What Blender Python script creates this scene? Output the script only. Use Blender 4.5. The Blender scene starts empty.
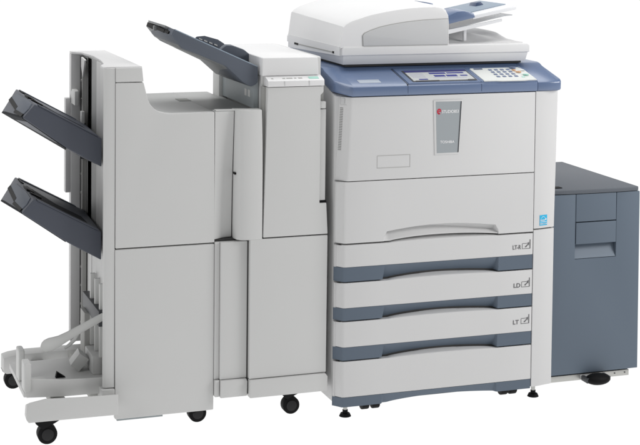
import bpy, bmesh, math, random
from mathutils import Vector, Matrix
random.seed(4)
S = bpy.context.scene
COL = S.collection
R = math.radians

# ------------------------------------------------------------------ camera
cam_d = bpy.data.cameras.new('camera')
cam = bpy.data.objects.new('camera', cam_d)
COL.objects.link(cam)
S.camera = cam
yaw, pit, rol = .3516, .0489, .0116
Fv = Vector((math.sin(yaw)*math.cos(pit), math.cos(yaw)*math.cos(pit), -math.sin(pit)))
Rv = Vector((math.cos(yaw), -math.sin(yaw), 0))
Uv = Rv.cross(Fv)
R2 = Rv*math.cos(rol) + Uv*math.sin(rol)
U2 = Uv*math.cos(rol) - Rv*math.sin(rol)
M = Matrix(((R2.x, U2.x, -Fv.x), (R2.y, U2.y, -Fv.y), (R2.z, U2.z, -Fv.z))).to_4x4()
M.translation = Vector((-1.5358, -4.2503, 1.4919))
cam.matrix_world = M
cam_d.sensor_width = 36
cam_d.sensor_fit = 'HORIZONTAL'
cam_d.lens = 1558.5*36/640
cam_d.shift_x = -34.4966/640
cam_d.shift_y = -230.777/640
cam_d.clip_start = .05
cam_d.clip_end = 200

# ------------------------------------------------------------------ world and lamps (photo studio)
w = bpy.data.worlds.new('World')
S.world = w
w.use_nodes = True
bg = w.node_tree.nodes['Background']
bg.inputs[0].default_value = (1, 1, 1, 1)
bg.inputs[1].default_value = .22

def softbox(name, loc, target, sx, sy, power, col=(1, 1, 1)):
    l = bpy.data.lights.new(name, 'AREA')
    l.shape = 'RECTANGLE'; l.size = sx; l.size_y = sy; l.energy = power; l.color = col
    o = bpy.data.objects.new(name, l)
    COL.objects.link(o)
    o.location = loc
    o.rotation_euler = (Vector(target)-Vector(loc)).to_track_quat('-Z', 'Y').to_euler()
    return o
softbox('softbox_overhead', (.0, .5, 3.4), (0, .3, 0), 3.6, 2.2, 72)
softbox('softbox_key', (2.35, -1.3, 1.9), (.2, 0, .8), 1.2, 1.2, 43, (1, .99, .985))
softbox('softbox_fill', (-4.2, -1.4, 2.2), (-.3, .2, .9), 2.0, 2.0, 28)

S.view_settings.view_transform = 'Standard'
S.view_settings.look = 'None'
S.view_settings.exposure = 0
S.view_settings.gamma = 1

# ------------------------------------------------------------------ materials
def mat(name, col, rough=.45, bump=.02, scale=900, metal=0, var=.02, spec=.4, alpha=1, emit=0):
    m = bpy.data.materials.new(name)
    m.use_nodes = True
    nt = m.node_tree
    b = nt.nodes['Principled BSDF']
    tc = nt.nodes.new('ShaderNodeTexCoord')
    n = nt.nodes.new('ShaderNodeTexNoise')
    n.inputs['Scale'].default_value = 6
    n.inputs['Detail'].default_value = 5
    nt.links.new(tc.outputs['Object'], n.inputs['Vector'])
    r = nt.nodes.new('ShaderNodeMix'); r.data_type = 'RGBA'
    r.inputs[6].default_value = tuple(c*(1-var) for c in col)+(1,)
    r.inputs[7].default_value = tuple(min(1, c*(1+var)) for c in col)+(1,)
    nt.links.new(n.outputs['Fac'], r.inputs[0])
    nt.links.new(r.outputs[2], b.inputs['Base Color'])
    b.inputs['Roughness'].default_value = rough
    b.inputs['Metallic'].default_value = metal
    b.inputs['Specular IOR Level'].default_value = spec
    b.inputs['Alpha'].default_value = alpha
    if emit:
        b.inputs['Emission Color'].default_value = tuple(col)+(1,)
        b.inputs['Emission Strength'].default_value = emit
    if bump:
        n2 = nt.nodes.new('ShaderNodeTexNoise')
        n2.inputs['Scale'].default_value = scale
        nt.links.new(tc.outputs['Object'], n2.inputs['Vector'])
        bp = nt.nodes.new('ShaderNodeBump')
        bp.inputs['Strength'].default_value = bump
        bp.inputs['Distance'].default_value = .001
        nt.links.new(n2.outputs['Fac'], bp.inputs['Height'])
        nt.links.new(bp.outputs['Normal'], b.inputs['Normal'])
    return m
def s2l(r, g, b):
    return tuple(((c/255+.055)/1.055)**2.4 if c > 10 else c/3295 for c in (r, g, b))
WHITE = mat('warm_white_plastic', (.655, .655, .655), .5, .05)
WHITER = mat('bright_white_plastic', (.76, .76, .762), .45, .04)
GREYW = mat('light_grey_plastic', (.615, .617, .610), .5, .05)
GREYT = mat('pale_grey_top_plastic', (.62, .625, .615), .5, .05)
GREYD = mat('side_grey_plastic', (.40, .40, .385), .55, .05)
PANEL = mat('inset_grey_plastic', (.56, .565, .57), .5, .04)
BLUE = mat('blue_console_plastic', (.115, .168, .292), .24, .04, spec=1.0)
BLUED = mat('blue_console_trim_plastic', (.07, .10, .18), .3, .05)
SLATE = mat('slate_band_plastic', (.110, .142, .185), .5, .05)
SLATEF = mat('slate_feeder_plastic', (.115, .148, .19), .5, .05)
SLATET = mat('slate_feeder_top_plastic', (.105, .118, .138), .55, .05)
SLATER = mat('pale_slate_plastic', (.27, .33, .40), .5, .04)
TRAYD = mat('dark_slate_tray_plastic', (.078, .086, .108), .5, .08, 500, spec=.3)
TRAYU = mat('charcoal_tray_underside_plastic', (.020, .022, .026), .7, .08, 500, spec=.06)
TRAYM = mat('mid_slate_tray_plastic', (.115, .130, .158), .5, .08, 500, spec=.15)
TRAYG = mat('grey_tray_underside_plastic', (.21, .22, .225), .5, .05)
BLACK = mat('black_rubber', (.006, .006, .0065), .6, .03, spec=.15)
VENT = mat('vent_grey', (.16, .16, .155), .6, 0)
HUB = mat('black_hub_plastic', (.016, .016, .017), .5, .02, spec=.3)
DARK = mat('dark_gap_metal', (.05, .05, .05), .6, 0)
RAIL = mat('dark_rail_metal', (.06, .063, .07), .45, .03, metal=.3)
STEEL = mat('zinc_steel', (.5, .5, .48), .35, .03, metal=.8)
BADGE = mat('silver_badge_plate', (.36, .39, .41), .4, .02, metal=.2)
INKW = mat('white_print', (.85, .85, .86), .5, 0)
INKD = mat('dark_grey_print', (.13, .13, .135), .6, 0)
RED = mat('red_print', (.55, .02, .05), .5, 0)
CYAN = mat('cyan_print', (.02, .46, .75), .5, 0)
NAVY = mat('screen_navy', (.008, .010, .13), .3, 0, emit=.1)
SCRW = mat('screen_white', (.50, .52, .52), .3, 0, emit=.02)
SCRB = mat('screen_blue_button', (.015, .022, .22), .3, 0, emit=.05)
KEYP = mat('pale_keypad_plastic', (.66, .68, .66), .45, 0)
KEY = mat('blue_key_plastic', (.15, .19, .30), .4, 0)
GPAN = mat('grey_blue_panel', (.34, .375, .39), .5, .04)
GREENP = mat('green_print', (.38, .66, .57), .5, 0)
ORANGE = mat('orange_key_plastic', (.75, .48, .30), .4, 0)
CLEAR = mat('smoked_clear_plastic', (.55, .57, .60), .25, 0, alpha=.62)
FROST = mat('clear_edge_plastic', (.80, .81, .83), .25, 0)
DECKG = mat('textured_shaded_deck_grey', (.38, .385, .38), .5, .15, 600)  # textured deck plastic, with the raised tray's shade put into its grey
LENS = mat('pale_blue_lens', (.42, .47, .54), .3, 0)
SLATEM = mat('mid_slate_recess', (.155, .195, .245), .5, .04)
STICK = mat('grey_sticker', (.16, .17, .15), .5, 0)

# ------------------------------------------------------------------ helpers
def thing(name, label, cat, loc):
    o = bpy.data.objects.new(name, None)
    COL.objects.link(o)
    o.location = loc
    o.empty_display_size = .1
    o['label'] = label; o['category'] = cat
    o['org'] = loc
    return o
def root_of(p):
    while p.parent: p = p.parent
    return p
def obj(name, bm, m, parent, bevel=0, seg=2, smooth=True, label=None):
    bmesh.ops.remove_doubles(bm, verts=bm.verts, dist=1e-6)
    bmesh.ops.recalc_face_normals(bm, faces=bm.faces)
    if bevel:
        es = [e for e in bm.edges if len(e.link_faces) == 2 and e.calc_face_angle(0) > R(28)]
        bmesh.ops.bevel(bm, geom=es, offset=bevel, segments=seg, profile=.6, affect='EDGES', clamp_overlap=True)
    org = Vector(root_of(parent)['org']) if parent else Vector((0, 0, 0))
    bmesh.ops.translate(bm, verts=bm.verts, vec=-org)
    me = bpy.data.meshes.new(name)
    bm.to_mesh(me); bm.free()
    if smooth:
        for p in me.polygons: p.use_smooth = True
        me.set_sharp_from_angle(angle=R(32))
    me.materials.append(m)
    o = bpy.data.objects.new(name, me)
    COL.objects.link(o)
    if parent: o.parent = parent
    if label: o['label'] = label
    return o
def bx(bm, x0, x1, y0, y1, z0, z1):
    v = [bm.verts.new((x, y, z)) for x in (x0, x1) for y in (y0, y1) for z in (z0, z1)]
    for f in ((0, 1, 3, 2), (4, 6, 7, 5), (0, 4, 5, 1), (2, 3, 7, 6), (0, 2, 6, 4), (1, 5, 7, 3)):
        bm.faces.new([v[i] for i in f])
    return v
def box(*a):
    bm = bmesh.new(); bx(bm, *a); return bm
def loft(A, B, bm=None):
    """closed solid between two point rings of the same length"""
    bm = bm or bmesh.new()
    a = [bm.verts.new(p) for p in A]; b = [bm.verts.new(p) for p in B]
    n = len(a)
    bm.faces.new(a); bm.faces.new(b[::-1])
    for i in range(n):
        bm.faces.new((a[i], b[i], b[(i+1) % n], a[(i+1) % n]))
    return bm
def prism_y(pts, y0, y1, bm=None):
    return loft([(x, y0, z) for x, z in pts], [(x, y1, z) for x, z in pts], bm)
def prism_x(pts, x0, x1, bm=None):
    return loft([(x0, y, z) for y, z in pts], [(x1, y, z) for y, z in pts], bm)
def prism_z(pts, z0, z1, bm=None):
    return loft([(x, y, z0) for x, y in pts], [(x, y, z1) for x, y in pts], bm)
def shell(cols, yb, rows=None):
    """front skin of columns (x, y_bottom, y_top, z_bottom, z_top), closed back at yb"""
    bm = bmesh.new()
    F = []
    for x, y0, y1, z0, z1 in cols:
        F.append([bm.verts.new((x, y0, z0)), bm.verts.new((x, y1, z1)),
                  bm.verts.new((x, yb+.0001*abs(x), z1)), bm.verts.new((x, yb+.0001*abs(x), z0))])
    for a, b in zip(F, F[1:]):
        for k in range(4):
            bm.faces.new((a[k], a[(k+1) % 4], b[(k+1) % 4], b[k]))
    bm.faces.new(F[0]); bm.faces.new(F[-1][::-1])
    return bm
def cyl(bm, c, ax, r, h, seg=24, r2=None):
    d = {'x': Vector((1, 0, 0)), 'y': Vector((0, 1, 0)), 'z': Vector((0, 0, 1))}.get(ax, ax)
    q = Vector(d).normalized().to_track_quat('Z', 'Y').to_matrix().to_4x4()
    q.translation = Vector(c)
    bmesh.ops.create_cone(bm, cap_ends=True, segments=seg, radius1=r, radius2=r if r2 is None else r2, depth=h, matrix=q)
    return bm
def text(name, s, size, x, z, y, m, parent, width=None, font_scale=1, mapping=None, shear=0):
    cu = bpy.data.curves.new('t', 'FONT')
    cu.body = s; cu.size = size; cu.extrude = .0004; cu.shear = shear; cu.offset = size*.012
    t = bpy.data.objects.new('t', cu)
    COL.objects.link(t)
    bpy.context.view_layer.update()
    me = bpy.data.meshes.new_from_object(t.evaluated_get(bpy.context.evaluated_depsgraph_get()))
    bpy.data.objects.remove(t)
    xs = [v.co.x for v in me.vertices]
    k = (width/(max(xs)-min(xs))) if width else 1
    x_min = min(xs)
    org = Vector(root_of(parent)['org'])
    for v in me.vertices:
        a, b, c = v.co
        p = (Vector((x+(a-x_min)*k, y-c, z+b)) if mapping is None else mapping(x+(a-x_min)*k, b, c))
        v.co = p-org
    me.name = name
    me.materials.clear(); me.materials.append(m)
    o = bpy.data.objects.new(name, me)
    COL.objects.link(o); o.parent = parent
    return o
def caster(parent, x, y, z0=0, r=.027, w_=.030, top=.10, rot=0):
    bm = bmesh.new()
    cyl(bm, (x, y, z0+r+.001), 'y', r, w_, 28)
    wh = obj('wheel', bm, BLACK, parent, bevel=.003)
    bm = bmesh.new(); cyl(bm, (x, y-w_/2-.001, z0+r+.001), 'y', r*.62, .003, 20)
    obj('hub', bm, HUB, wh, bevel=.001)
    bm = prism_y([(x-.034, top-.028), (x-.034, top), (x+.034, top), (x+.034, top-.022), (x+.02, top-.03), (x-.015, top-.045)], y-.022, y+.022)
    obj('caster_housing', bm, BLACK, parent, bevel=.002)
def level_foot(parent, x, y, top):
    bm = bmesh.new()
    cyl(bm, (x, y, .005), 'z', .018, .009, 24, .014)
    cyl(bm, (x, y, .014), 'z', .008, .012, 16)
    obj('foot_pad', bm, BLACK, parent)
    bm = bmesh.new(); cyl(bm, (x, y, .02+(top-.02)/2), 'z', .0065, top-.02, 14)
    cyl(bm, (x, y, top-.012), 'z', .010, .006, 6)
    obj('foot_stem', bm, STEEL, parent)

# ------------------------------------------------------------------ setting
# white floor and wall sweep; glow added to it hides all ground shadows
bm = bmesh.new()
prof = [(-7, 0), (-2, 0), (5.5, 0)]
for k in range(1, 10):
    a = R(10*k)
    prof.append((5.5+1.5*math.sin(a), 1.5*(1-math.cos(a))))
prof.append((7, 6))
L_ = [bm.verts.new((-9, y, z)) for y, z in prof]; Rr = [bm.verts.new((10, y, z)) for y, z in prof]
for i in range(len(prof)-1):
    bm.faces.new((L_[i], Rr[i], Rr[i+1], L_[i+1]))
FLOOR = mat('white_sweep_added_glow', (.04, .04, .04), .9, 0, var=0, spec=.0)
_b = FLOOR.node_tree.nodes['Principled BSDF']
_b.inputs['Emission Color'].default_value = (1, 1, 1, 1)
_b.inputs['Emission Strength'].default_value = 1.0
fl = obj('floor', bm, FLOOR, None)
fl['kind'] = 'structure'

# ================================================================== COPIER
CP = thing('multifunction_copier', 'large white office copier with blue console and four paper drawers', 'copier', (.34, .35, 0))
# chassis
pts = [(.034, .056), (.034, .962), (.16, .997), (.745, .997), (.745, .056)]
obj('cabinet', prism_x(pts, -.021, .692), WHITE, CP, bevel=.003)
obj('front_frame', box(.012, .686, .0225, .0335, .05, .95), DARK, CP)

def arch(x, h=.013, a=.10, b=.50):
    if x <= a or x >= b: return 0
    t = (x-.145)/(.5-.145)
    return h*math.sin(math.pi*max(0, t)**.9)**.8 if 0 < t < 1 else 0
XS = [.11, .112]+[.125+.0125*i for i in range(30)]+[.498, .50]
XS = [.1225+.3775*i/48 for i in range(49)]
LEFT = [(-.021, .031), (-.0045, .0075), (-.001, .0025), (.006, 0)]
def face_cols(zb, zt, bot_arch=0, top_arch=0, xr=.6165, left=LEFT):
    c = [(x, y, y, zb, zt) for x, y in left]
    for x in XS:
        c.append((x, 0, 0, zb+arch(x, bot_arch), zt+arch(x, top_arch)))
    c += [(xr-.004, 0, 0, zb, zt), (xr-.001, .002, .002, zb, zt), (xr, .006, .006, zb, zt)]
    return c
def lip(zt, h, par):
    bm = bmesh.new(); rr = []
    for i in range(41):
        x = .145+.355*i/40
        a = arch(x, h)
        rr.append([bm.verts.new(p) for p in ((x, .0004, zt-.002), (x, .0010, zt+a*.35), (x, .0025+.9*a, zt+a*.72), (x, .004+1.7*a, zt+a), (x, .021, zt+a-.0002), (x, .021, zt-.002))])
    for p, q in zip(rr, rr[1:]):
        for k in range(6):
            bm.faces.new((p[k], p[(k+1) % 6], q[(k+1) % 6], q[k]))
    bm.faces.new(rr[0]); bm.faces.new(rr[-1][::-1])
    return obj('drawer_lip', bm, WHITE, par)
def band_cols(zb, zt, bot_arch, depth):
    c = [(x, y+.001, y+.001, zb, zt) for x, y in LEFT]
    for x in XS:
        e = max(0, min(1, (x-.1225)/.006, (.50-x)/.006))
        c.append((x, .001+depth*e, .001, zb+arch(x, bot_arch), zt))
    c += [(.6125, .001, .001, zb, zt), (.6155, .003, .003, zb, zt), (.6165, .006, .006, zb, zt)]
    return c
drw = [(.461, .5265, .418), (.340, .414, .3025), (.2235, .2985, .1845)]
for k, (zb, zt, bz) in enumerate(drw):
    d = obj('paper_drawer', shell(face_cols(zb, zt, 0, .0025), .022), WHITE, CP, bevel=.0012, seg=1)
    lip(zt, .011, d)
    obj('handle_band', shell(band_cols(bz, zb-.0008, .012, .022), .030), SLATE, d)
d = obj('paper_drawer', shell(face_cols(.0745, .1805, 0, .0025), .022), WHITE, CP, bevel=.0012, seg=1)
lip(.1805, .011, d)
d2 = obj('base_band', shell(band_cols(.045, .0735, .010, .010), .030), SLATE, CP)
# drawer markings
for z, s, n in ((.483, 'LT-R', 4), (.365, 'LD', 2), (.2515, 'LT', 2)):
    text('size_mark', s, .0185, .547 if s == 'LT-R' else .552, z-.003, -.0004, INKD, CP, width={'LT-R': .0275, 'LD': .0225, 'LT': .019}[s])
    bm = bmesh.new()
    x0 = .5785
    zt = z+.019
    t_ = .0011
    bx(bm, x0, x0+.027, -.0007, .0003, z-.003, z-.003+t_)
    bx(bm, x0, x0+t_, -.00071, .00031, z-.003+t_, zt-.006)
    bx(bm, x0+t_, x0+.016, -.0007, .0003, zt-.006, zt-.006+t_)
    bx(bm, x0+.0255, x0+.028, -.00072, .00032, z-.0025, zt+.006)
    a = [(x0+.009, z+.003), (x0+.020, z+.012), (x0+.016, z+.014), (x0+.024, z+.017), (x0+.023, z+.007), (x0+.0205, z+.0095), (x0+.013, z+.001)]
    prism_y(a, -.0007, .0003, bm)
    obj('size_icon', bm, INKD, CP)

# upper covers: the left corner is a wide chamfer that grows towards the top
def cover(zb, zt, xb, xt, hole=False):
    bm = bmesh.new()
    rows = []
    n = 12
    for i in range(n+1):
        t = i/n; z = zb+(zt-zb)*t; xl = xb+(xt-xb)*t
        r = [(xl-.026, .034), (xl-.006, .008), (xl-.0015, .002), (xl+.006, 0), (.612, 0), (.6155, .0015), (.617, .005), (.617, .024), (xl-.010, .034)]
        if hole is False:
            pass
        rows.append([bm.verts.new((x, y, z)) for x, y in r])
    for a, b in zip(rows, rows[1:]):
        for k in range(len(a)):
            bm.faces.new((a[k], a[(k+1) % len(a)], b[(k+1) % len(a)], b[k]))
    bm.faces.new(rows[0][::-1]); bm.faces.new(rows[-1])
    return bm
obj('front_cover', cover(.7150, .961, .008, .019), WHITE, CP, bevel=.0015, seg=2)
def sm_(t):
    t = max(0, min(1, t)); return t*t*(3-2*t)
# lower cover with the arched finger grip
def hz(x):   # top edge of the grip
    if x <= .1255 or x >= .4975: return 0
    t = (x-.125)/(.373)
    return .018+.018*math.sin(math.pi*t)**.9
c = [(x, y, y, .5315, .7125) for x, y in [(-.021, .031), (-.003, .0075), (.0005, .0025), (.007, 0)]]
gx = [.1252+(.4978-.1252)*i/40 for i in range(41)]
c.append((.125, 0, 0, .5315, .7125))
for x in gx: c.append((x, 0, 0, .5315+.012+hz(x)*.85, .7125))
c += [(.498, 0, 0, .5315, .7125), (.6125, 0, 0, .5315, .7125), (.6155, .002, .002, .5315, .7125), (.6165, .006, .006, .5315, .7125)]
lc = obj('lower_cover', shell(c, .026), WHITE, CP)
bm = bmesh.new(); rr = []
for x in gx:
    e = max(.02, min(1, (x-.1252)/.006, (.4978-x)/.003))
    t = (x-.1252)/.3726
    zb = .5315+arch(x, .011)+.0005
    zt = .5315+.012+hz(x)*.85+.0012
    zm = zb+(zt-zb)*(.92-.55*sm_(t))
    rr.append([bm.verts.new(p) for p in ((x, .0012, zb), (x, .001+.010*e, zb+(zm-zb)*.6), (x, .0015+.020*e, zm), (x, .001+.015*e, zm+(zt-zm)*.6), (x, .0012, zt), (x, .027, zt+.0003), (x, .027, zb))])
for p, q in zip(rr, rr[1:]):
    for k in range(7):
        bm.faces.new((p[k], p[(k+1) % 7], q[(k+1) % 7], q[k]))
bm.faces.new(rr[0]); bm.faces.new(rr[-1][::-1])
obj('finger_grip', bm, WHITE, lc)
# raised label outline on front cover
bm = bmesh.new()
for a in ((.1, .205, .7495, .7507), (.1, .205, .7858, .787), (.1, .1009, .7507, .7858), (.2041, .205, .7507, .7858)):
    bx(bm, a[0], a[1], -.0006, .001, a[2], a[3])
obj('blank_label_frame', bm, GREYD, CP)
# right hand trim, slightly canted
for zb, zt, nm in ((.0490, .5355, 'lower_side_trim'), (.5395, .9625, 'upper_side_trim')):
    def fr(z):
        return .6955+.0055*max(0, (z-.55)/.41)
    bm = loft([(.6173, .0004, zb), (.640, .0022, zb), (fr(zb)-.003, .0145, zb), (fr(zb), .019, zb), (fr(zb), .033, zb), (.6173, .033, zb)],
              [(.6173, .0004, zt), (.640, .0022, zt), (fr(zt)-.003, .0145, zt), (fr(zt), .019, zt), (fr(zt), .033, zt), (.6173, .033, zt)])
    tr = obj(nm, bm, WHITE, CP, bevel=.0008, seg=1)
# energy mark
def ty(x): return .0022+.0123*(x-.640)/.0525-.0008
bm = loft([(.638, ty(.638), .548), (.666, ty(.666), .548), (.666, ty(.666), .580), (.638, ty(.638), .580)],
          [(.638, ty(.638)+.002, .548), (.666, ty(.666)+.002, .548), (.666, ty(.666)+.002, .580), (.638, ty(.638)+.002, .580)])
em = obj('energy_mark', bm, CYAN, CP)
bm = bmesh.new()
def tri(pts, bm):
    loft([(x, ty(x)-.0005, z) for x, z in pts], [(x, ty(x)+.0005, z) for x, z in pts], bm)
tri([(.6395, .5585), (.6645, .5585), (.6645, .5597), (.6395, .5597)], bm)
arcp = [(.641+.020*i/10, .566+.009*math.sin(math.pi*i/10)) for i in range(11)]
for p, q in zip(arcp, arcp[1:]):
    tri([p, q, (q[0], q[1]+.0010), (p[0], p[1]+.0010)], bm)
st = []
for i in range(10):
    a = math.pi/2+i*math.pi/5; rr = .0042 if i % 2 == 0 else .0018
    st.append((.6605+rr*math.cos(a), .5665+rr*math.sin(a)))
tri(st, bm)
obj('star_print', bm, INKW, em)
text('energy_word', 'energy', .0072, .640, .5625, 0, INKW, em, width=.017, mapping=lambda x, b, c: Vector((x, ty(x)-.0004-c, .5625+b)))
text('strip_word', 'ENERGY STAR', .0058, .6392, .5512, 0, INKW, em, width=.0255, mapping=lambda x, b, c: Vector((x, ty(x)-.0004-c, .5512+b)))

# badge
fr_ = [(.2775, .946), (.3715, .9455), (.363, .7815), (.2835, .7815)]
bd = obj('badge_frame', prism_y(fr_, -.0022, .0012), WHITE, CP, bevel=.001, seg=2)
pl_ = [(.2845, .941), (.3655, .9405), (.3575, .787), (.290, .787)]
bm = prism_y(pl_, -.0027, .0)
bp_ = obj('badge_plate', bm, BADGE, bd)
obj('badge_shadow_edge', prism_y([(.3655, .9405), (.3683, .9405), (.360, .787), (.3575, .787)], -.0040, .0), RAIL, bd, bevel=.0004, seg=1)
text('model_word', 'STUDIO853', .0125, .3045, .9065, -.0029, INKW, bd, width=.0545)
text('maker_word', 'TOSHIBA', .0110, .3000, .8160, -.0029, INKW, bd, width=.046)
bm = bmesh.new()
ringo = []; 
for i in range(15):
    a = R(20+i*20)
    ringo.append((a))
for a, b in zip(ringo, ringo[1:]):
    P = lambda t, r: (.2955+r*math.cos(t)*.8, .9115+r*math.sin(t))
    prism_y([P(a, .0042), P(a, .0088), P(b, .0088), P(b, .0042)], -.0033, -.0026, bm)
bx(bm, .2905, .3015, -.0034, -.00261, .9102, .9128)
obj('red_letter', bm, RED, bd)

# side vents on the chamfered corner and grip recess
vx = Vector((.026, -.034, 0)).normalized()          # along chamfer towards front
nx = Vector((-.034, -.026, 0)).normalized()
def on_chamfer(bm, xl, s0, s1, z0, z1, d=.0006, inn=.003):
    base = Vector((xl-.026, .034, 0))
    A = [base+vx*s0+nx*d, base+vx*s1+nx*d, base+vx*s1-nx*inn, base+vx*s0-nx*inn]
    loft([(p.x, p.y, z0) for p in A], [(p.x, p.y, z1) for p in A], bm)
bm = bmesh.new()
for i in range(26):
    z = .805+i*.0049
    on_chamfer(bm, .008+.011*(z-.7155)/.2455, .004, .015, z, z+.0016)
obj('side_vent', bm, VENT, CP); bm = bmesh.new()
for i in range(30):
    z = .552+i*.0049
    on_chamfer(bm, .0055, .002, .012, z, z+.0016)
obj('side_vent', bm, VENT, CP)
bm = bmesh.new(); on_chamfer(bm, .0175, .004, .026, .938, .9385, .0005); on_chamfer(bm, .0175, .004, .0055, .9385, .960, .0005)
on_chamfer(bm, .0175, .0105, .020, .9425, .957, .0011)
obj('side_catch', bm, PANEL, CP)

# ---- console
Z0, K = .996, .235
cons = [(-.001, .9635), (-.0055, .968), (-.0055, .990), (.002, .9965), (.13, .9965+.128*K), (.148, 1.034), (.165, 1.037), (.75, 1.037), (.75, .999), (.17, .999), (.034, .9645)]
left = loft([(-.020, y+.038 if y < .03 else y, z) for y, z in cons], [(-.020+.0, y+.038 if y < .03 else y, z) for y, z in cons]) if False else None
def cons_ring(x, dy):
    return [(x, y+dy*max(0, min(1, (.13-y)/.13)), z+(dy*K*max(0, min(1, (.13-y)/.13)) if z > .95 else 0)) for y, z in cons]
bm = bmesh.new()
rings = [(-.022, .050), (-.019, .041), (.012, .006), (.021, .0), (.30, 0), (.6195, 0)]
RR = [[bm.verts.new(p) for p in cons_ring(x, dy)] for x, dy in rings]
for a, b in zip(RR, RR[1:]):
    for k in range(len(a)):
        bm.faces.new((a[k], a[(k+1) % len(a)], b[(k+1) % len(a)], b[k]))
bm.faces.new(RR[0]); bm.faces.new(RR[-1][::-1])
con = obj('console', bm, BLUE, CP, bevel=.0015)
bm = bmesh.new()
RR = [[bm.verts.new(p) for p in cons_ring(x, dy)] for x, dy in [(.6205, .0005), (.690, .0005), (.700, .004), (.7035, .010)]]
for a, b in zip(RR, RR[1:]):
    for k in range(len(a)):
        bm.faces.new((a[k], a[(k+1) % len(a)], b[(k+1) % len(a)], b[k]))
bm.faces.new(RR[0]); bm.faces.new(RR[-1][::-1])
obj('console_end', bm, BLUE, con, bevel=.003)
def plate(bm, x0, x1, y0, y1, h0, h1):
    f = lambda y, h: Z0+K*y+h
    loft([(x0, y0, f(y0, h0)), (x1, y0, f(y0, h0)), (x1, y1, f(y1, h0)), (x0, y1, f(y1, h0))],
         [(x0, y0, f(y0, h1)), (x1, y0, f(y0, h1)), (x1, y1, f(y1, h1)), (x0, y1, f(y1, h1))], bm)
    return bm
def pob(name, a, m, par=None, bevel=0):
    return obj(name, plate(bmesh.new(), *a), m, par or con, bevel=bevel)
pob('control_surround', (.197, .6185, -.002, .134, -.003, .0032), BLUE, bevel=.0015)
pob('light_cover', (.050, .118, .018, .045, -.002, .0010), LENS, bevel=.001)
sc = pob('screen_bezel', (.214, .424, .006, .104, .0, .0042), RAIL, bevel=.0008)
s_ = pob('screen', (.219, .419, .012, .098, .003, .0050), SCRW, sc)
bm = plate(bmesh.new(), .219, .419, .084, .098, .0045, .0056); obj('title_bar', bm, NAVY, sc)
bm = bmesh.new()
for a in ((.292, .345, .066, .078), (.350, .405, .068, .077), (.300, .335, .042, .056), (.340, .375, .042, .056), (.385, .408, .044, .052), (.240, .268, .018, .026)):
    obj('screen_button', plate(bmesh.new(), a[0], a[1], a[2], a[3], .0045, .0056), SCRB, sc)
bm.free()
bm = bmesh.new()
for i in range(4): plate(bm, .226, .270, .038+.011*i, .0395+.011*i, .0045, .0055)
plate(bm, .290, .40, .032, .0335, .0045, .0055)
obj('screen_text_lines', bm, mat('screen_grey_text', (.3, .3, .42), .4, 0, emit=.2), sc)
obj('screen_label', plate(bmesh.new(), .225, .30, .008, .0115, .0045, .0062), INKD, sc)
obj('screen_label', plate(bmesh.new(), .395, .418, .006, .011, .0045, .0068), INKD, sc)
bm = bmesh.new()
f = lambda y, h: Z0+K*y+h
kp = [(.441, -.0035), (.480, -.0035), (.500, -.0065), (.575, -.0065), (.590, -.0035), (.6165, -.0035), (.6165, .085), (.606, .108), (.446, .108), (.441, .104)]
loft([(x, y, f(y, .002)) for x, y in kp], [(x, y, f(y, .0052)) for x, y in kp], bm)
kpo = obj('keypad', bm, KEYP, con, bevel=.0008)
bm = bmesh.new()
for r_ in range(4):
    for c_ in range(4):
        x = .497+c_*.020; y = .022+r_*.020
        obj('number_key', plate(bmesh.new(), x, x+.0105, y, y+.010, .0045, .0070), KEY, kpo, bevel=.0006)
bm.free()
bm = plate(bmesh.new(), .452, .480, .094, .101, .0045, .007)
obj('function_key', bm, BLUED, kpo)
bm = bmesh.new(); cyl(bm, (.583, .098, f(.098, .0075)), 'z', .010, .005, 20)
obj('power_key', bm, KEY, kpo)
bm = bmesh.new(); cyl(bm, (.586, .062, f(.062, .0068)), 'z', .009, .004, 20); cyl(bm, (.578, .078, f(.078, .0068)), 'z', .006, .004, 16)
obj('stop_key', bm, ORANGE, kpo)
bm = plate(bmesh.new(), .589, .612, .071, .0735, .0045, .006)
obj('key_caption', bm, INKD, kpo)
bm = bmesh.new(); cyl(bm, (.598, .035, f(.035, .0068)), 'z', .009, .004, 20); plate(bm, .578, .587, .016, .022, .0045, .0065)
obj('start_key', bm, GREENP, kpo)
bm = plate(bmesh.new(), .192, .1945, -.004, .134, -.006, .0006)
obj('console_seam', bm, RAIL, con)
bm = plate(bmesh.new(), .4315, .4327, -.002, .134, .0, .0036)
obj('console_seam', bm, BLUED, con)
for x in (.193, .4315):
    obj('console_seam', box(x, x+.0012, -.0060, -.004, .969, .991), BLUED, con)

# ---- document feeder
df = obj('platen_lid', prism_y([(.029, 1.0725), (.029, 1.093), (.034, 1.099), (.644, 1.099), (.652, 1.094), (.652, 1.0725)], .118, .66), WHITER, CP, bevel=.003, seg=3)
bm = loft([(.034, .122, 1.0725), (.648, .122, 1.0725), (.648, .655, 1.0725), (.034, .655, 1.0725)],
          [(.038, .134, 1.0440), (.645, .134, 1.0440), (.645, .650, 1.0440), (.038, .650, 1.0440)])
obj('lid_base', bm, WHITER, df, bevel=.0015)
bm = box(.05, .635, .145, .64, 1.037, 1.0445)
obj('lid_gasket', bm, DARK, df)
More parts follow.
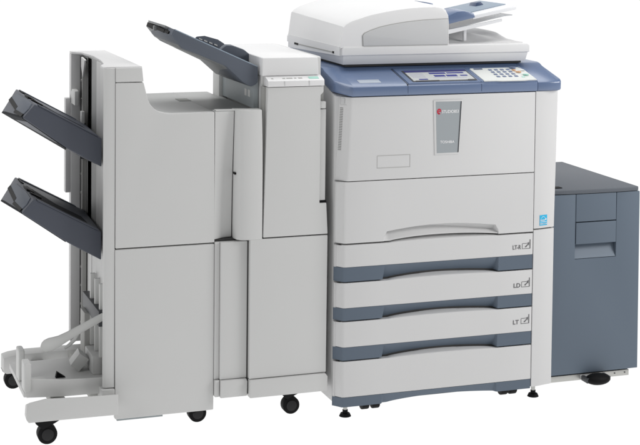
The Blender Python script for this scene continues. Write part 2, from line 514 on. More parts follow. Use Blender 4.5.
# feeder housing (arched)
H = [(.024, 1.080), (.0235, 1.160), (.030, 1.1685), (.05, 1.178), (.079, 1.1880), (.12, 1.198), (.162, 1.2065), (.205, 1.2135), (.249, 1.2185), (.290, 1.2210), (.33, 1.2215), (.352, 1.2175), (.3665, 1.209), (.374, 1.194), (.376, 1.175), (.377, 1.0955), (.026, 1.0955)]
H = H[:-1]+[(.024, 1.0955)]
H = [H[-1]]+H[1:-1]
def inset(P, d, cx, cz):
    return [(x+(cx-x)*d, z+(cz-z)*d if z > 1.13 else z) for x, z in P]
bm = bmesh.new()
ys = [(.120, .055), (.121, .035), (.126, .017), (.135, .005), (.150, 0), (.61, 0), (.625, .006), (.632, .03)]
RR = []
for y, d in ys:
    RR.append([bm.verts.new((x, y, z)) for x, z in [(px if d == 0 else px, pz-(d*(pz-1.10)*1.4 if pz > 1.12 else 0)) for px, pz in [(hx+.012*max(0, hz_-1.10)/.07*(1 if hx < .1 else 0)*(1 if hz_ < 1.175 else .6), hz_+(.013*max(0, min(1, (y-.18)/.4)) if hz_ > 1.12 else 0)) for hx, hz_ in H]]])
for a, b in zip(RR, RR[1:]):
    for k in range(len(a)):
        bm.faces.new((a[k], a[(k+1) % len(a)], b[(k+1) % len(a)], b[k]))
bm.faces.new(RR[0]); bm.faces.new(RR[-1][::-1])
fh = obj('feeder_housing', bm, WHITER, CP)
arcp = [(.0955, 1.1000), (.0935, 1.132), (.100, 1.140), (.120, 1.1485), (.150, 1.1580), (.190, 1.1660), (.235, 1.1725), (.290, 1.1775), (.345, 1.180), (.3735, 1.1805), (.3735, 1.1000)]
obj('side_panel_groove', prism_y(arcp, .1186, .122), GREYD, fh)
cx_, cz_ = .24, 1.14
arci = [(x+(.0016 if x < .2 else -.0010)*(1 if x < .1 or x > .36 else 0), z-(.0016 if z > 1.105 else -.0012)) for x, z in arcp]
obj('side_panel', prism_y(arci, .1168, .122), PANEL, fh, bevel=.0015, seg=2)
# slot along the left face
bm = box(.0215, .026, .18, .55, 1.0925, 1.0985)
bm = bmesh.new(); loft([(.0226, .175, 1.0765), (.0226, .560, 1.0725), (.0226, .560, 1.0765), (.0226, .175, 1.0800)], [(.030, .175, 1.076), (.030, .560, 1.078), (.030, .560, 1.0835), (.030, .175, 1.081)], bm)
obj('side_wall', prism_x([(.124, 1.072), (.124, 1.099), (.628, 1.099), (.628, 1.057)], .0232, .05), WHITER, fh)
obj('side_slot', bm, GREYD, fh)
obj('slot_hinge', box(.0220, .028, .172, .186, 1.0750, 1.0815), BLACK, fh)
obj('slot_hinge', box(.0220, .028, .520, .560, 1.0715, 1.0780), BLACK, fh)
# moulded exit area right of the housing
bm = bmesh.new()
NX, NY = 34, 30
G = []
def sm(a, b, t):
    t = max(0, min(1, (t-a)/(b-a))); return t*t*(3-2*t)
for i in range(NX+1):
    x = .379+(.640-.379)*i/NX
    row = []
    for j in range(NY+1):
        y = .145+(.66-.145)*j/NY
        u = i/NX; v = j/NY
        rise = .022*sm(.08, .30, v)*sm(0, .10, 1-u)
        sw = .012*math.exp(-((v-.45+.55*u)/.10)**2)*sm(0, .1, u)
        dip = -.014*math.exp(-((v-.20-.45*(1-u))/.12)**2)*sm(0, .3, 1-u)
        row.append(bm.verts.new((x, y, 1.0995+max(-.0015, rise+sw*.6+dip)+.004*sm(.0, .2, v))))
    G.append(row)
for i in range(NX):
    for j in range(NY):
        bm.faces.new((G[i][j], G[i+1][j], G[i+1][j+1], G[i][j+1]))
# skirt
ring = [G[i][0] for i in range(NX+1)]+[G[NX][j] for j in range(1, NY+1)]+[G[i][NY] for i in range(NX-1, -1, -1)]+[G[0][j] for j in range(NY-1, 0, -1)]
low = [bm.verts.new((v.co.x, v.co.y, 1.095)) for v in ring]
for k in range(len(ring)):
    bm.faces.new((ring[k], ring[(k+1) % len(ring)], low[(k+1) % len(ring)], low[k]))
bm.faces.new(low)
obj('exit_surface', bm, WHITER, df)
# lower clear tray and its post
def slab(x0, z0, x1, z1, y0, y1, t, bm=None, cut=0):
    bm = bm or bmesh.new()
    return loft([(x0, y0, z0), (x1-cut, y0, z1), (x1, y0+.03, z1+.001), (x1, y1, z1), (x0, y1, z0)],
                [(x0, y0, z0+t), (x1-cut, y0, z1+t), (x1, y0+.03, z1+.001+t), (x1, y1, z1+t), (x0, y1, z0+t)], bm)
lt = obj('lower_document_tray', slab(.378, 1.136, .628, 1.181, .165, .44, .003, cut=.05), CLEAR, CP, bevel=.0008, seg=1)
obj('tray_post', box(.458, .468, .19, .20, 1.105, 1.149), FROST, lt, bevel=.002)
obj('tray_rail', loft([(.378, .160, 1.126), (.575, .160, 1.166), (.575, .166, 1.166), (.378, .166, 1.126)], [(.378, .160, 1.140), (.575, .160, 1.174), (.575, .166, 1.174), (.378, .166, 1.140)]), FROST, lt)
ut = obj('document_tray', slab(.378, 1.160, .640, 1.212, .160, .455, .004, cut=.02), FROST, CP, bevel=.001, seg=1)
def onut(x, h): return 1.160+.052*(x-.378)/.262+.004+h
def uplate(a, h0, h1, nm, m, bev=.0006):
    (x0, x1, y0, y1) = a
    bm = loft([(x0, y0, onut(x0, h0)), (x1, y0, onut(x1, h0)), (x1, y1, onut(x1, h0)), (x0, y1, onut(x0, h0))],
              [(x0, y0, onut(x0, h1)), (x1, y0, onut(x1, h1)), (x1, y1, onut(x1, h1)), (x0, y1, onut(x0, h1))])
    return obj(nm, bm, m, ut, bevel=bev)
uplate((.472, .620, .152, .158), -.008, .003, 'front_edge', FROST)
# blue page guide: thick block whose front is seen
bm = loft([(.378, .150, 1.158), (.478, .150, 1.180), (.474, .150, 1.194), (.440, .150, 1.200), (.418, .150, 1.1985), (.378, .150, 1.184)],
          [(.378, .235, 1.165), (.475, .235, 1.186), (.470, .235, 1.196), (.450, .235, 1.203), (.420, .235, 1.206), (.378, .235, 1.196)])
obj('page_guide', bm, BLUE, ut, bevel=.002)
uplate((.500, .625, .24, .44), .000, .003, 'blue_insert', SLATER)
bm = loft([(.560, .33, onut(.56, .002)), (.590, .33, onut(.59, .002)), (.580, .33, onut(.58, .014)), (.565, .33, onut(.565, .014))],
          [(.560, .38, onut(.56, .002)), (.590, .38, onut(.59, .002)), (.580, .38, onut(.58, .012)), (.565, .38, onut(.565, .012))])
obj('page_stop', bm, BLUED, ut, bevel=.001)
bm = loft([(.335, .235, 1.216), (.372, .235, 1.212), (.372, .30, 1.212), (.335, .30, 1.216)], [(.335, .235, 1.226), (.372, .235, 1.220), (.372, .30, 1.220), (.335, .30, 1.226)])
obj('feeder_latch', bm, BLUE, fh, bevel=.002)

# feet and casters of the copier
level_foot(CP, .03, .057, .052)
level_foot(CP, .653, .057, .05)
for x in (.106, .140, .568, .599):
    bm = bmesh.new(); cyl(bm, (x, .10, .0235), 'x', .0225, .022, 24)
    obj('wheel', bm, BLACK, CP, bevel=.003)
for x in (.123, .583):
    obj('caster_housing', box(x-.02, x+.02, .085, .125, .03, .056), BLACK, CP)
for x in (.06, .62):
    bm = bmesh.new(); cyl(bm, (x, .64, .0265), 'x', .026, .03, 24)
    obj('wheel', bm, BLACK, CP, bevel=.003)
    obj('caster_housing', box(x-.02, x+.02, .62, .66, .035, .056), BLACK, CP)

# ================================================================== PAPER FEEDER
PF = thing('paper_feeder', 'low slate blue large capacity paper cabinet with recessed door grip, docked at the right end', 'paper feeder', (.90, .39, 0))
obj('cabinet', prism_x([(.150, .030), (.150, .612), (.170, .614), (.655, .614), (.655, .03)], .7455, 1.052), SLATEF, PF, bevel=.002)
tp = prism_z([(.742, .132), (.80, .126), (.90, .122), (1.00, .1225), (1.0555, .127), (1.059, .135), (1.0575, .655), (.742, .66)], .6145, .6275)
obj('top_cover', tp, SLATET, PF, bevel=.003, label='dark grey top cover of the feeder')
obj('door', prism_y([(.742, .034), (.742, .613), (.8285, .613), (.8285, .4045), (.9765, .4045), (.9765, .613), (1.0605, .613), (1.0645, .034)], .126, .148), SLATEF, PF, bevel=.0018)
obj('upper_door_panel', prism_y([(.8300, .5245), (.8300, .613), (.9745, .613), (.975, .5245)], .1252, .148), SLATEF, PF, bevel=.0015)
g = loft([(.8305, .124, .4525), (.975, .124, .4525), (.975, .124, .5215), (.8305, .124, .5215)],
         [(.8305, .150, .4605), (.975, .150, .4605), (.975, .150, .5215), (.8305, .150, .5215)])
obj('door_grip', g, SLATEF, PF, bevel=.0015)
bm = loft([(.8290, .1275, .4060), (.976, .1275, .4060), (.976, .1490, .4530), (.8290, .1490, .4530)],
          [(.8290, .152, .4060), (.976, .152, .4060), (.976, .152, .4530), (.8290, .152, .4530)])
obj('grip_recess', bm, SLATEM, PF, label='paler sloping recess under the door grip')
obj('top_latch', box(.765, .800, .165, .190, .627, .6302), BLACK, PF, bevel=.001)
obj('base_rail', box(.745, 1.037, .133, .155, .010, .029), STEEL, PF, bevel=.001)
for x in (.985, 1.022):
    bm = bmesh.new(); cyl(bm, (x, .1325, .021), 'y', .0022, .002, 10)
    obj('rail_screw', bm, RAIL, PF)
obj('rail_bracket', box(.86, .95, .131, .134, .0145, .0275), PANEL, PF)
bm = bmesh.new()
bmesh.ops.create_uvsphere(bm, u_segments=28, v_segments=16, radius=1)
for v in bm.verts:
    v.co = Vector((.905+v.co.x*.043, .100+v.co.y*.030, .0185+v.co.z*.018))
obj('caster_cover', bm, BLACK, PF)
obj('caster_bracket', box(.862, .872, .09, .13, .010, .026), RAIL, PF, bevel=.001)
obj('caster_bracket', box(.938, .946, .09, .13, .014, .027), RAIL, PF, bevel=.001)
for x, y in ((.80, .62), (1.02, .62)):
    bm = bmesh.new(); cyl(bm, (x, y, .0155), 'x', .015, .025, 20)
    obj('wheel', bm, BLACK, PF)

# ================================================================== COVER INSERTER
CI = thing('cover_inserter', 'tall narrow light grey insertion unit with a raised slate tray, between finisher and copier', 'paper inserter', (-.14, .28, 0))
obj('cabinet', prism_x([(.075, .098), (.075, 1.0745), (.085, 1.0765), (.505, 1.0785), (.515, 1.07), (.515, .098)], -.2345, -.052), GREYW, CI, bevel=.002)
obj('top_cover', loft([(-.2365, .058, 1.0240), (-.0635, .058, 1.0240), (-.055, .518, 1.0240), (-.2365, .518, 1.0240)],
                      [(-.2355, .062, 1.0775), (-.0665, .062, 1.0765), (-.055, .518, 1.0795), (-.2365, .518, 1.0795)]), WHITER, CI, bevel=.004, seg=3)
# ledge with icons
ld = obj('icon_ledge', prism_x([(.030, .9950), (.0275, .998), (.0285, 1.0115), (.032, 1.0140), (.062, 1.0235), (.074, 1.0235), (.074, .995)], -.2275, -.0560), WHITER, CI, bevel=.0012)
bm = bmesh.new()
for x0, x1 in ((-.214, -.208), (-.180, -.172), (-.168, -.150), (-.144, -.138), (-.132, -.120)):
    loft([(x0, .040, 1.0168), (x1, .040, 1.0168), (x1, .046, 1.0186), (x0, .046, 1.0186)], [(x0, .040, 1.0172), (x1, .040, 1.0172), (x1, .046, 1.0190), (x0, .046, 1.0190)], bm)
    obj('ledge_icon', bm, GREYD, ld); bm = bmesh.new()
bm.free()
bm = loft([(-.100, .036, 1.0153), (-.070, .036, 1.0153), (-.070, .050, 1.0198), (-.100, .050, 1.0198)], [(-.100, .036, 1.0162), (-.070, .036, 1.0162), (-.070, .050, 1.0207), (-.100, .050, 1.0207)])
obj('ledge_mark', bm, GREENP, ld)
for x in (-.178, -.103):
    obj('ledge_seam', box(x, x+.0012, .0268, .03, .997, 1.011), PANEL, ld)
dp = [(-.2375, .5580), (-.0405, .5580), (-.0455, .650), (-.0665, .650), (-.0665, .968), (-.058, .976), (-.0575, .9935), (-.2275, .9935)]
obj('upper_door', prism_y(dp, .030, .052), GREYW, CI, bevel=.0025, seg=3)
obj('upper_frame', box(-.236, -.050, .053, .074, .56, .993), GREYD, CI)
hs = obj('side_handle', box(-.0655, -.0475, .036, .060, .657, .925), GREYW, CI, bevel=.002)
obj('handle_end', box(-.0655, -.0490, .033, .058, .928, .948), GREYT, hs, bevel=.002)
bm = box(-.0665, -.0445, .0345, .060, .6505, .6555)
obj('handle_gap', bm, BLACK, hs)
obj('gap_seal', box(-.2375, -.041, .036, .06, .5535, .5595), DARK, CI)
obj('lower_door', prism_y([(-.2765, .1470), (-.0415, .1470), (-.0405, .5545), (-.2768, .5545)], .030, .052), GREYW, CI, bevel=.0025, seg=3)
obj('door_gap', box(-.2800, -.2725, .046, .06, .10, .5525), DARK, CI)
obj('kick_plate', prism_y([(-.2755, .092), (-.0385, .092), (-.0375, .136), (-.0445, .1450), (-.2755, .1450)], .024, .060), GREYW, CI, bevel=.003)
obj('lower_frame', box(-.2650, -.046, .053, .074, .10, .55), GREYD, CI)
obj('side_skirt', prism_z([(-.046, .062), (-.030, .075), (-.030, .45), (-.046, .45)], .090, .55), GREYW, CI)
caster(CI, -.118, .135, 0, .026, .030, .094)
caster(CI, -.118, .44, 0, .026, .030, .094)
caster(CI, -.208, .44, 0, .026, .030, .094)
# slate guide panel on the left wall, below the tray
obj('guide_panel', box(-.2515, -.2355, .098, .438, .926, 1.02), GPAN, CI, bevel=.002, label='slate blue guide panel under the raised tray')
bm = bmesh.new()
for y in (.130, .165):
    bx(bm, -.2522, -.2512, y, y+.022, .956, .976)
obj('panel_sticker', bm, GREYT, CI)
obj('rear_pillar', box(-.262, -.2355, .440, .515, .10, 1.03), GREYT, CI, bevel=.003)
# the raised tray
Fp = [(-.493, 1.163), (-.243, 1.050), (-.243, 1.005), (-.249, .998), (-.264, .992), (-.288, 1.006), (-.339, 1.0535), (-.416, 1.087), (-.466, 1.106), (-.484, 1.124), (-.500, 1.147)]
Bp = [(-.494, 1.1645), (-.243, 1.049), (-.243, 1.000), (-.249, .992), (-.264, .990), (-.288, 1.003), (-.336, 1.046), (-.410, 1.080), (-.460, 1.104), (-.484, 1.124), (-.502, 1.152)]
IT = obj('insert_tray', loft([(x, .080, z) for x, z in Fp], [(x, .398, z) for x, z in Bp]), TRAYM, CI, bevel=.002)
# pale underside shell, deeper towards the rear
A = [(-.488, 1.140), (-.470, 1.104), (-.416, 1.085), (-.339, 1.052), (-.270, .996), (-.262, 1.02), (-.40, 1.095)]
B = [(-.5035, 1.150), (-.477, 1.1165), (-.413, 1.081), (-.334, 1.043), (-.283, .998), (-.262, 1.02), (-.40, 1.11)]
obj('tray_underside', loft([(x, .100, z) for x, z in A], [(x, .400, z) for x, z in B]), TRAYG, IT, bevel=.001)
# tray surface details
def trz(x, h): return 1.163+(x+.493)*(1.050-1.163)/.25+h
def tslab(x0, x1, y0, y1, h0, h1, m, nm, bev=.001):
    bm = loft([(x0, y0, trz(x0, h0)), (x1, y0, trz(x1, h0)), (x1, y1, trz(x1, h0)), (x0, y1, trz(x0, h0))],
              [(x0, y0, trz(x0, h1)), (x1, y0, trz(x1, h1)), (x1, y1, trz(x1, h1)), (x0, y1, trz(x0, h1))])
    return obj(nm, bm, m, IT, bevel=bev)
tslab(-.490, -.245, .0795, .085, -.002, .0012, SLATER, 'tray_rim')
tslab(-.505, -.45, .14, .36, -.005, .0015, TRAYG, 'tray_end_plate')
bm = bmesh.new()
# cut-outs in the open end, seen as dark openings between the rim and the underside
for ya, yb, h in ((.110, .150, .007), (.160, .250, .009), (.300, .385, .012)):
    loft([(-.5055, ya, 1.147), (-.4975, ya, 1.147), (-.4975, yb, 1.150), (-.5055, yb, 1.150)],
         [(-.5015, ya, 1.147+h), (-.4935, ya, 1.147+h), (-.4935, yb, 1.150+h), (-.5015, yb, 1.150+h)], bm)
    obj('end_opening', bm, BLACK, IT); bm = bmesh.new()
bm.free()
bm = bmesh.new(); cyl(bm, (-.503, .275, 1.1525), 'x', .008, .010, 18)
obj('end_roller', bm, TRAYG, IT)
bm = loft([(-.372, .36, 1.103), (-.355, .36, 1.118), (-.330, .36, 1.1200), (-.288, .36, 1.108), (-.268, .36, 1.095), (-.255, .36, 1.066), (-.262, .36, 1.05), (-.34, .36, 1.085)],
          [(-.362, .395, 1.103), (-.345, .395, 1.114), (-.322, .395, 1.1135), (-.282, .395, 1.103), (-.262, .395, 1.090), (-.249, .395, 1.066), (-.256, .395, 1.05), (-.33, .395, 1.085)])
pg = obj('paper_guide', bm, TRAYM, IT, bevel=.002)
bm = bmesh.new()
for i in range(4):
    x = -.348+i*.016; z = 1.110-.0062*i
    loft([(x, .3575, z), (x+.010, .3575, z-.004), (x+.010, .3575, z), (x, .3575, z+.004)], [(x, .361, z), (x+.010, .361, z-.004), (x+.010, .361, z), (x, .361, z+.004)], bm)
obj('guide_marks', bm, GREYT, pg)
A = [(-.345, 1.082), (-.330, 1.099), (-.318, 1.107), (-.300, 1.106), (-.262, 1.092), (-.245, 1.078), (-.243, 1.04), (-.30, 1.05)]
bm = loft([(x+.013, .20, z-.004) for x, z in A], [(x+.016, .235, z-.003) for x, z in A])
obj('side_wing', bm, TRAYM, IT, bevel=.002)

# ================================================================== BOOKLET FINISHER
BF = thing('booklet_finisher', 'wide light grey finisher with two dark output trays sloping off its left side', 'finisher', (-.53, .33, 0))
# sculpted housing: tall column at the left, scooped deck to the right
P = [(-.664, 1.055), (-.588, 1.056), (-.5835, 1.016), (-.5765, .985), (-.5715, .965), (-.564, .9495), (-.553, .937), (-.538, .929), (-.520, .9245), (-.500, .9225), (-.376, .9235)]
house = P+[(-.376, .548), (-.664, .548)]
def scoop(y0, y1, m, nm, dz=0, bev=.001, seg=1):
    pts = [(x, z+dz) for x, z in house]
    return obj(nm, prism_y(pts, y0, y1), m, BF, bevel=bev, seg=seg)
cov = [(-.6635, 1.0155), (-.5840, 1.0150), (-.5765, .985), (-.5715, .966), (-.564, .951), (-.553, .9385), (-.538, .930), (-.520, .9255), (-.500, .9235), (-.377, .9245), (-.3745, .5465), (-.6625, .5465)]
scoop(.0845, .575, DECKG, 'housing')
obj('upper_cover', prism_y(cov, .060, .083), GREYW, BF, bevel=.0035, seg=3)
obj('corner_cap', prism_y([(-.6635, 1.0170), (-.6635, 1.0580), (-.5885, 1.0580), (-.5842, 1.0170)], .060, .083), GREYW, BF, bevel=.003, seg=3)
obj('lower_door', prism_y([(-.6615, .058), (-.6635, .5430), (-.3745, .5430), (-.3745, .058)], .060, .083), GREYW, BF, bevel=.0035, seg=3)
obj('lower_cabinet', box(-.655, -.380, .084, .575, .075, .548), GREYD, BF)
obj('base_plate', box(-.655, -.523, .066, .09, .052, .0575), GPAN, BF)
# deck extension towards the inserter
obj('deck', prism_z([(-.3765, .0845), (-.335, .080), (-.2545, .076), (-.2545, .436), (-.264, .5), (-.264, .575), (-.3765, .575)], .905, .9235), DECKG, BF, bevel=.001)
bm = prism_z([(-.402, .372), (-.3745, .318), (-.350, .348), (-.375, .405)], .9232, .9240)
bm2 = box(-.410, -.374, .345, .405, .9229, .9243)
bm.free()
obj('deck_sticker', bm2, STICK, BF)
obj('rear_wall', box(-.585, -.265, .560, .578, .55, .9225), GREYD, BF)
# transport section between the cover and the inserter
def pillar_z(pts_b, pts_t, z0, z1, n=10, bm=None, pw=1.6):
    bm = bm or bmesh.new()
    rows = []
    for i in range(n+1):
        t = i/n
        rows.append([bm.verts.new((a[0]+(b[0]-a[0])*t**pw, a[1]+(b[1]-a[1])*t**pw, z0+(z1-z0)*t)) for a, b in zip(pts_b, pts_t)])
    for a, b in zip(rows, rows[1:]):
        for k in range(len(a)):
            bm.faces.new((a[k], a[(k+1) % len(a)], b[(k+1) % len(a)], b[k]))
    bm.faces.new(rows[0][::-1]); bm.faces.new(rows[-1])
    return bm
# concave panel (dark towards the seam at the bottom)
pb = [(-.3755, .0612), (-.352, .074), (-.335, .081), (-.3185, .084), (-.3185, .10), (-.3735, .10)]
pt = [(-.3755, .0612), (-.352, .0605), (-.335, .0612), (-.3185, .062), (-.3185, .10), (-.3735, .10)]
obj('inset_panel', pillar_z(pb, pt, .5555, .9255), GREYW, BF, bevel=.0008, seg=1)
obj('seam_strip', box(-.3192, -.3160, .0885, .10, .553, .924), DARK, BF)
obj('seam_strip', box(-.3730, -.3150, .066, .10, .5490, .5545), DARK, BF)
bb = [(-.3165, .066), (-.313, .048), (-.306, .038), (-.295, .0325), (-.275, .030), (-.2430, .030), (-.2395, .034), (-.2395, .075), (-.3150, .10)]
bt = [(-.3165, .060), (-.313, .050), (-.306, .042), (-.295, .038), (-.275, .0335), (-.2450, .0335), (-.2425, .038), (-.2425, .073), (-.3150, .10)]
tc_ = obj('transport_cover', pillar_z(bb, bt, .5535, .9290, 18, pw=3.6), GREYW, BF, bevel=.001, seg=1)
obj('cover_latch', box(-.3185, -.3140, .052, .07, .742, .748), BLACK, BF)
obj('transport_cap', prism_z([(-.3735, .0605), (-.316, .0605), (-.310, .044), (-.295, .037), (-.2460, .035), (-.2440, .040), (-.2440, .0758), (-.335, .0795), (-.3735, .084)], .9262, .9300), GREYT, BF, bevel=.001)
obj('transport_post', box(-.374, -.360, .0565, .09, .148, .5480), GREYW, BF, bevel=.001)
obj('transport_panel', box(-.3592, -.2800, .0475, .09, .148, .5480), GREYW, BF, bevel=.0015)
obj('transport_shelf', box(-.3740, -.280, .0515, .10, .5485, .5525), GREYD, BF) if False else None
obj('transport_kick', prism_y([(-.3735, .098), (-.361, .098), (-.361, .1465), (-.3735, .1465)], .048, .09), GREYW, BF, bevel=.001)
obj('transport_kick', prism_y([(-.3588, .0955), (-.2795, .0955), (-.2785, .138), (-.282, .1465), (-.3588, .1465)], .040, .09), GREYW, BF, bevel=.0025)
obj('transport_cabinet', box(-.372, -.283, .092, .50, .10, .90), GREYD, BF)
# left pillar and ribbed side wall
obj('front_pillar', prism_z([(-.6955, .078), (-.6945, .070), (-.689, .064), (-.6640, .0625), (-.6640, .13), (-.672, .13), (-.6735, .082)], .150, 1.0570), GREYW, BF, bevel=.001, seg=1)
obj('column_cap', prism_z([(-.6965, .068), (-.588, .0635), (-.588, .60), (-.700, .60), (-.700, .567), (-.672, .535), (-.660, .42), (-.664, .28), (-.676, .17), (-.6965, .115)], 1.0535, 1.0600), WHITE, BF, bevel=.0015)
# side wall: upright boards with dark grooves between them
for y0, y1, xx in ((.135, .196, -.674), (.201, .268, -.669), (.273, .341, -.665), (.346, .412, -.663), (.417, .482, -.664)):
    obj('wall_board', box(xx, -.650, y0, y1, .152, 1.0530), GREYW, BF, bevel=.003)
obj('groove_backing', box(-.6585, -.6525, .132, .492, .150, 1.050), RAIL, BF)
obj('inner_wall', box(-.652, -.60, .13, .60, .15, 1.05), GREYD, BF)
obj('rear_pillar', box(-.7000, -.660, .572, .603, .150, 1.0530), WHITE, BF, bevel=.002)
obj('tray_rail', box(-.672, -.650, .497, .571, .180, 1.0450), DARK, BF)
obj('tray_rail', box(-.6790, -.665, .492, .500, .180, 1.030), GREYD, BF)
for i in range(14):
    bm = bmesh.new(); cyl(bm, (-.6735, .535, .22+i*.058), 'x', .004, .004, 12)
    obj('rail_screw', bm, STEEL, BF)
bm = prism_y([(-.705, .865), (-.700, .93), (-.688, .945), (-.676, .945), (-.676, .865)], .46, .50)
bm.free()
bm = bmesh.new()
pts = [(.45, .905)]+[(.50+.030*math.cos(R(a))*-1, .912+.034*math.sin(R(a))) for a in range(0, 91, 15)]+[(.50, .905)]
hk = [(y_, z_) for y_, z_ in pts]
prism_x([(.505, .900), (.585, .900), (.585, .917), (.575, .934), (.555, .946), (.530, .948), (.505, .944)], -.700, -.688, bm)
obj('stack_lever', bm, GREYW, BF, bevel=.002)
obj('rear_guide', box(-.716, -.7005, .575, .603, .62, .915), WHITE, BF, bevel=.002)
bm = box(-.685, -.675, .47, .497, .80, .885)
obj('sensor_cover', bm, GREYW, BF, bevel=.002)
obj('hinge_tab', prism_x([(.44, 1.045), (.50, 1.05), (.50, 1.02), (.475, .99)], -.682, -.676), GREYW, BF, bevel=.001)

# two output trays (same shape, the lower one further down)
def out_tray(dz, dx=0, slope=1.0):
    z = lambda v: v+dz
    F_ = [(-.877+dx, .955), (-.690, .851), (-.690, .770), (-.786, .826), (-.911+dx, .917)]
    B_ = [(-.878+dx, .957), (-.670, .843), (-.670, .735), (-.724, .7665), (-.921+dx, .888)]
    t = obj('output_tray', loft([(x, .125, z(q)) for x, q in F_], [(x, .500, z(q)) for x, q in B_]), TRAYD, BF, bevel=.0045, seg=3)
    def tz(x, h): return z(.955+(x-(-.877+dx))*(.851-.955)/(.187-dx)+h)
    def sl(x0, x1, y0, y1, h0, h1, bm=None):
        return loft([(x0, y0, tz(x0, h0)), (x1, y0, tz(x1, h0)), (x1, y1, tz(x1, h0)), (x0, y1, tz(x0, h0))],
                    [(x0, y0, tz(x0, h1)), (x1, y0, tz(x1, h1)), (x1, y1, tz(x1, h1)), (x0, y1, tz(x0, h1))], bm or bmesh.new())
    obj('tray_rim', sl(-.868+dx, -.700, .124, .150, -.001, .003), TRAYD, t, bevel=.001)
    obj('tray_rim', sl(-.868+dx, -.700, .475, .500, -.001, .005), TRAYM, t, bevel=.001)
    # darker underside plate
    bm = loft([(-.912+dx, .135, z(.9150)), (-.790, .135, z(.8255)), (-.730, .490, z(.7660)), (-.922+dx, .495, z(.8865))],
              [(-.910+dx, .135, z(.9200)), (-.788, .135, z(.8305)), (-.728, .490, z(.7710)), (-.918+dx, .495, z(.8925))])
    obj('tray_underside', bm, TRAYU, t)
    # recessed end with stopper arm and slots on the end face
    def endp(y, h):           # point on the end face, h=0 top .. 1 bottom
        k = (y-.125)/.375
        xt, zt = -.877+dx-.001*k, .955+.002*k
        xb, zb = -.911+dx-.010*k, .917-.029*k
        return Vector((xt+(xb-xt)*h, y, z(zt+(zb-zt)*h)))
    def eplate(quad, m, nm, o0=.0003, o1=.0025, par=t, bev=0):
        nrm = Vector((-.75, 0, .66)).normalized()
        A_ = [endp(y, h)+nrm*o1 for y, h in quad]; B2 = [endp(y, h)-nrm*(o0+.004) for y, h in quad]
        return obj(nm, loft(A_, B2), m, par, bevel=bev)
    st_ = eplate([(.160, .10), (.250, .05), (.330, .10), (.420, .12), (.480, .40), (.300, .78), (.150, .85), (.142, .45)], TRAYM, 'paper_stop', 0, .003, bev=.0015)
    eplate([(.148, .80), (.300, .72), (.300, .88), (.150, .97)], BLACK, 'stop_slot', 0, .0037, st_)
    eplate([(.300, .56), (.480, .34), (.490, .50), (.300, .76)], BLACK, 'stop_slot', 0, .0036, st_)
    obj('finger_slot', sl(-.872+dx, -.842+dx, .215, .240, .0, .0050), BLACK, t)
    obj('finger_slot', sl(-.874+dx, -.866+dx, .40, .47, .0, .0045), BLACK, t)
    bm = sl(-.878+dx, -.855+dx, .26, .33, .0, .0060)
    obj('stop_pivot', bm, BLACK, t, bevel=.002)
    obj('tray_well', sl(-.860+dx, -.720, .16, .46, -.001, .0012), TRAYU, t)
    return t
out_tray(0)
out_tray(-.2675, -.003)
for zz in (.80, .53):
    obj('tray_carriage', box(-.690, -.672, .47, .500, zz-.06, zz+.05), RAIL, BF, bevel=.002)

# feet beams
bp1 = [(-.912, .091), (-.9185, .101), (-.9165, .143), (-.905, .1475), (-.862, .1545), (-.76, .1500), (-.664, .1480), (-.664, .0895)]
bm = loft([(x, .003, z) for x, z in bp1], [(x+.002, .050, z-(.014 if z > .12 else 0)) for x, z in bp1])
obj('front_beam', bm, GREYW, BF, bevel=.003)
obj('front_beam_mount', box(-.700, -.665, .0505, .12, .095, .1475), GREYW, BF)
bm = prism_y([(-.905, .086), (-.915, .092), (-.9145, .134), (-.895, .1395), (-.86, .1435), (-.70, .1435), (-.664, .1435), (-.664, .086)], .50, .565)
obj('rear_beam', bm, GREYW, BF, bevel=.003)
obj('cross_beam', box(-.835, -.795, .052, .50, .098, .122), GREYD, BF, bevel=.002)
obj('side_beam', box(-.72, -.664, .13, .50, .10, .145), GREYD, BF, bevel=.002)
caster(BF, -.848, .095, 0, .0275, .034, .091)
caster(BF, -.868, .640, 0, .0275, .034, .088)
caster(BF, -.402, .150, 0, .0265, .034, .0745)
caster(BF, -.402, .50, 0, .0265, .034, .0745)
for x in (-.62,):
    caster(BF, x, .50, 0, .0265, .034, .0745)

# booklet catch tray
ct = obj('booklet_tray', prism_z([(-.912, .100), (-.900, .095), (-.655, .095), (-.655, .40), (-.905, .40), (-.912, .39)], .134, .1500), GREYW, BF, bevel=.002)
bm = prism_y([(-.908, .150), (-.9045, .134), (-.80, .128), (-.69, .1270), (-.69, .172), (-.80, .176), (-.893, .186), (-.9095, .186)], .0945, .099)
obj('front_lip', bm, GREYW, ct, bevel=.001)
def slim(x0, x1, y, z0, z1, nm):
    bm = box(x0, x1, y, y+.055, z0, z1)
    obj(nm, bm, GREYT, ct, bevel=.006, seg=3)
slim(-.912, -.892, .090, .150, .232, 'end_stop')
slim(-.912, -.894, .200, .150, .240, 'end_stop')
bm = bmesh.new(); cyl(bm, (-.862, .18, .154), 'z', .026, .008, 28)
obj('thumb_disc', bm, GREYT, ct, bevel=.001)
bm = loft([(-.806, .20, .1505), (-.778, .20, .1505), (-.802, .20, .168)], [(-.806, .215, .1505), (-.778, .215, .1505), (-.802, .215, .168)])
obj('stop_wedge', bm, BLACK, ct)
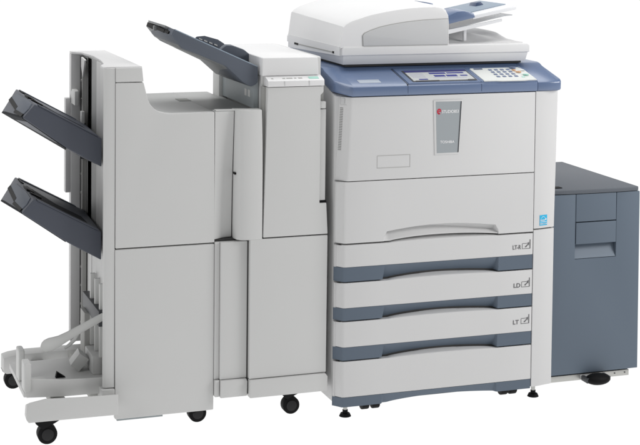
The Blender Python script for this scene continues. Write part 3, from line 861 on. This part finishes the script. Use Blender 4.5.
bm = loft([(-.757, .24, .172), (-.730, .24, .206), (-.702, .24, .184), (-.732, .24, .151)], [(-.752, .30, .172), (-.725, .30, .206), (-.697, .30, .184), (-.727, .30, .151)])
obj('angled_flap', bm, GREYT, ct, bevel=.002)
obj('tray_back_wall', box(-.70, -.668, .33, .40, .15, .30), GREYD, BF, bevel=.003)
obj('tray_back_wall', box(-.70, -.672, .20, .32, .15, .205), GREYW, BF, bevel=.003)
# press arm with rounded end
def tube(path, rad, flat=1):
    bm = bmesh.new()
    n = 14; rows = []
    for i, p in enumerate(path):
        a = Vector(path[max(0, i-1)]); b = Vector(path[min(len(path)-1, i+1)])
        t = (b-a).normalized(); s = t.cross(Vector((0, 1, 0))).normalized(); u = Vector((0, 1, 0))
        r_ = rad[i]
        rows.append([bm.verts.new(Vector(p)+s*r_*math.cos(2*math.pi*k/n)+u*r_*flat*math.sin(2*math.pi*k/n)) for k in range(n)])
    for a, b in zip(rows, rows[1:]):
        for k in range(n):
            bm.faces.new((a[k], a[(k+1) % n], b[(k+1) % n], b[k]))
    bm.faces.new(rows[0][::-1]); bm.faces.new(rows[-1])
    return bm
pa = obj('press_arm', tube([(-.680, .14, .336), (-.71, .14, .322), (-.75, .14, .303), (-.78, .14, .288), (-.803, .14, .277), (-.818, .14, .271), (-.832, .14, .267), (-.845, .14, .263), (-.854, .14, .261), (-.859, .14, .2605)],
                           [.011, .0115, .012, .013, .015, .018, .0200, .0185, .013, .004], .45), GREYT, BF)
obj('curved_finger', tube([(-.722, .24, .288), (-.731, .24, .268), (-.744, .24, .248), (-.762, .24, .232), (-.775, .24, .224)], [.004, .0045, .005, .005, .004], 1.4), GREYT, BF)
obj('exit_slot', box(-.690, -.668, .16, .42, .300, .345), RAIL, BF, bevel=.003)
for yy in (.18, .25, .32):
    obj('vertical_guide', box(-.684, -.668, yy, yy+.012, .205, .42), GREYT, BF, bevel=.002)

# tidy helper properties
for o in list(bpy.data.objects):
    if 'org' in o: del o['org']
S.render.engine = 'CYCLES'
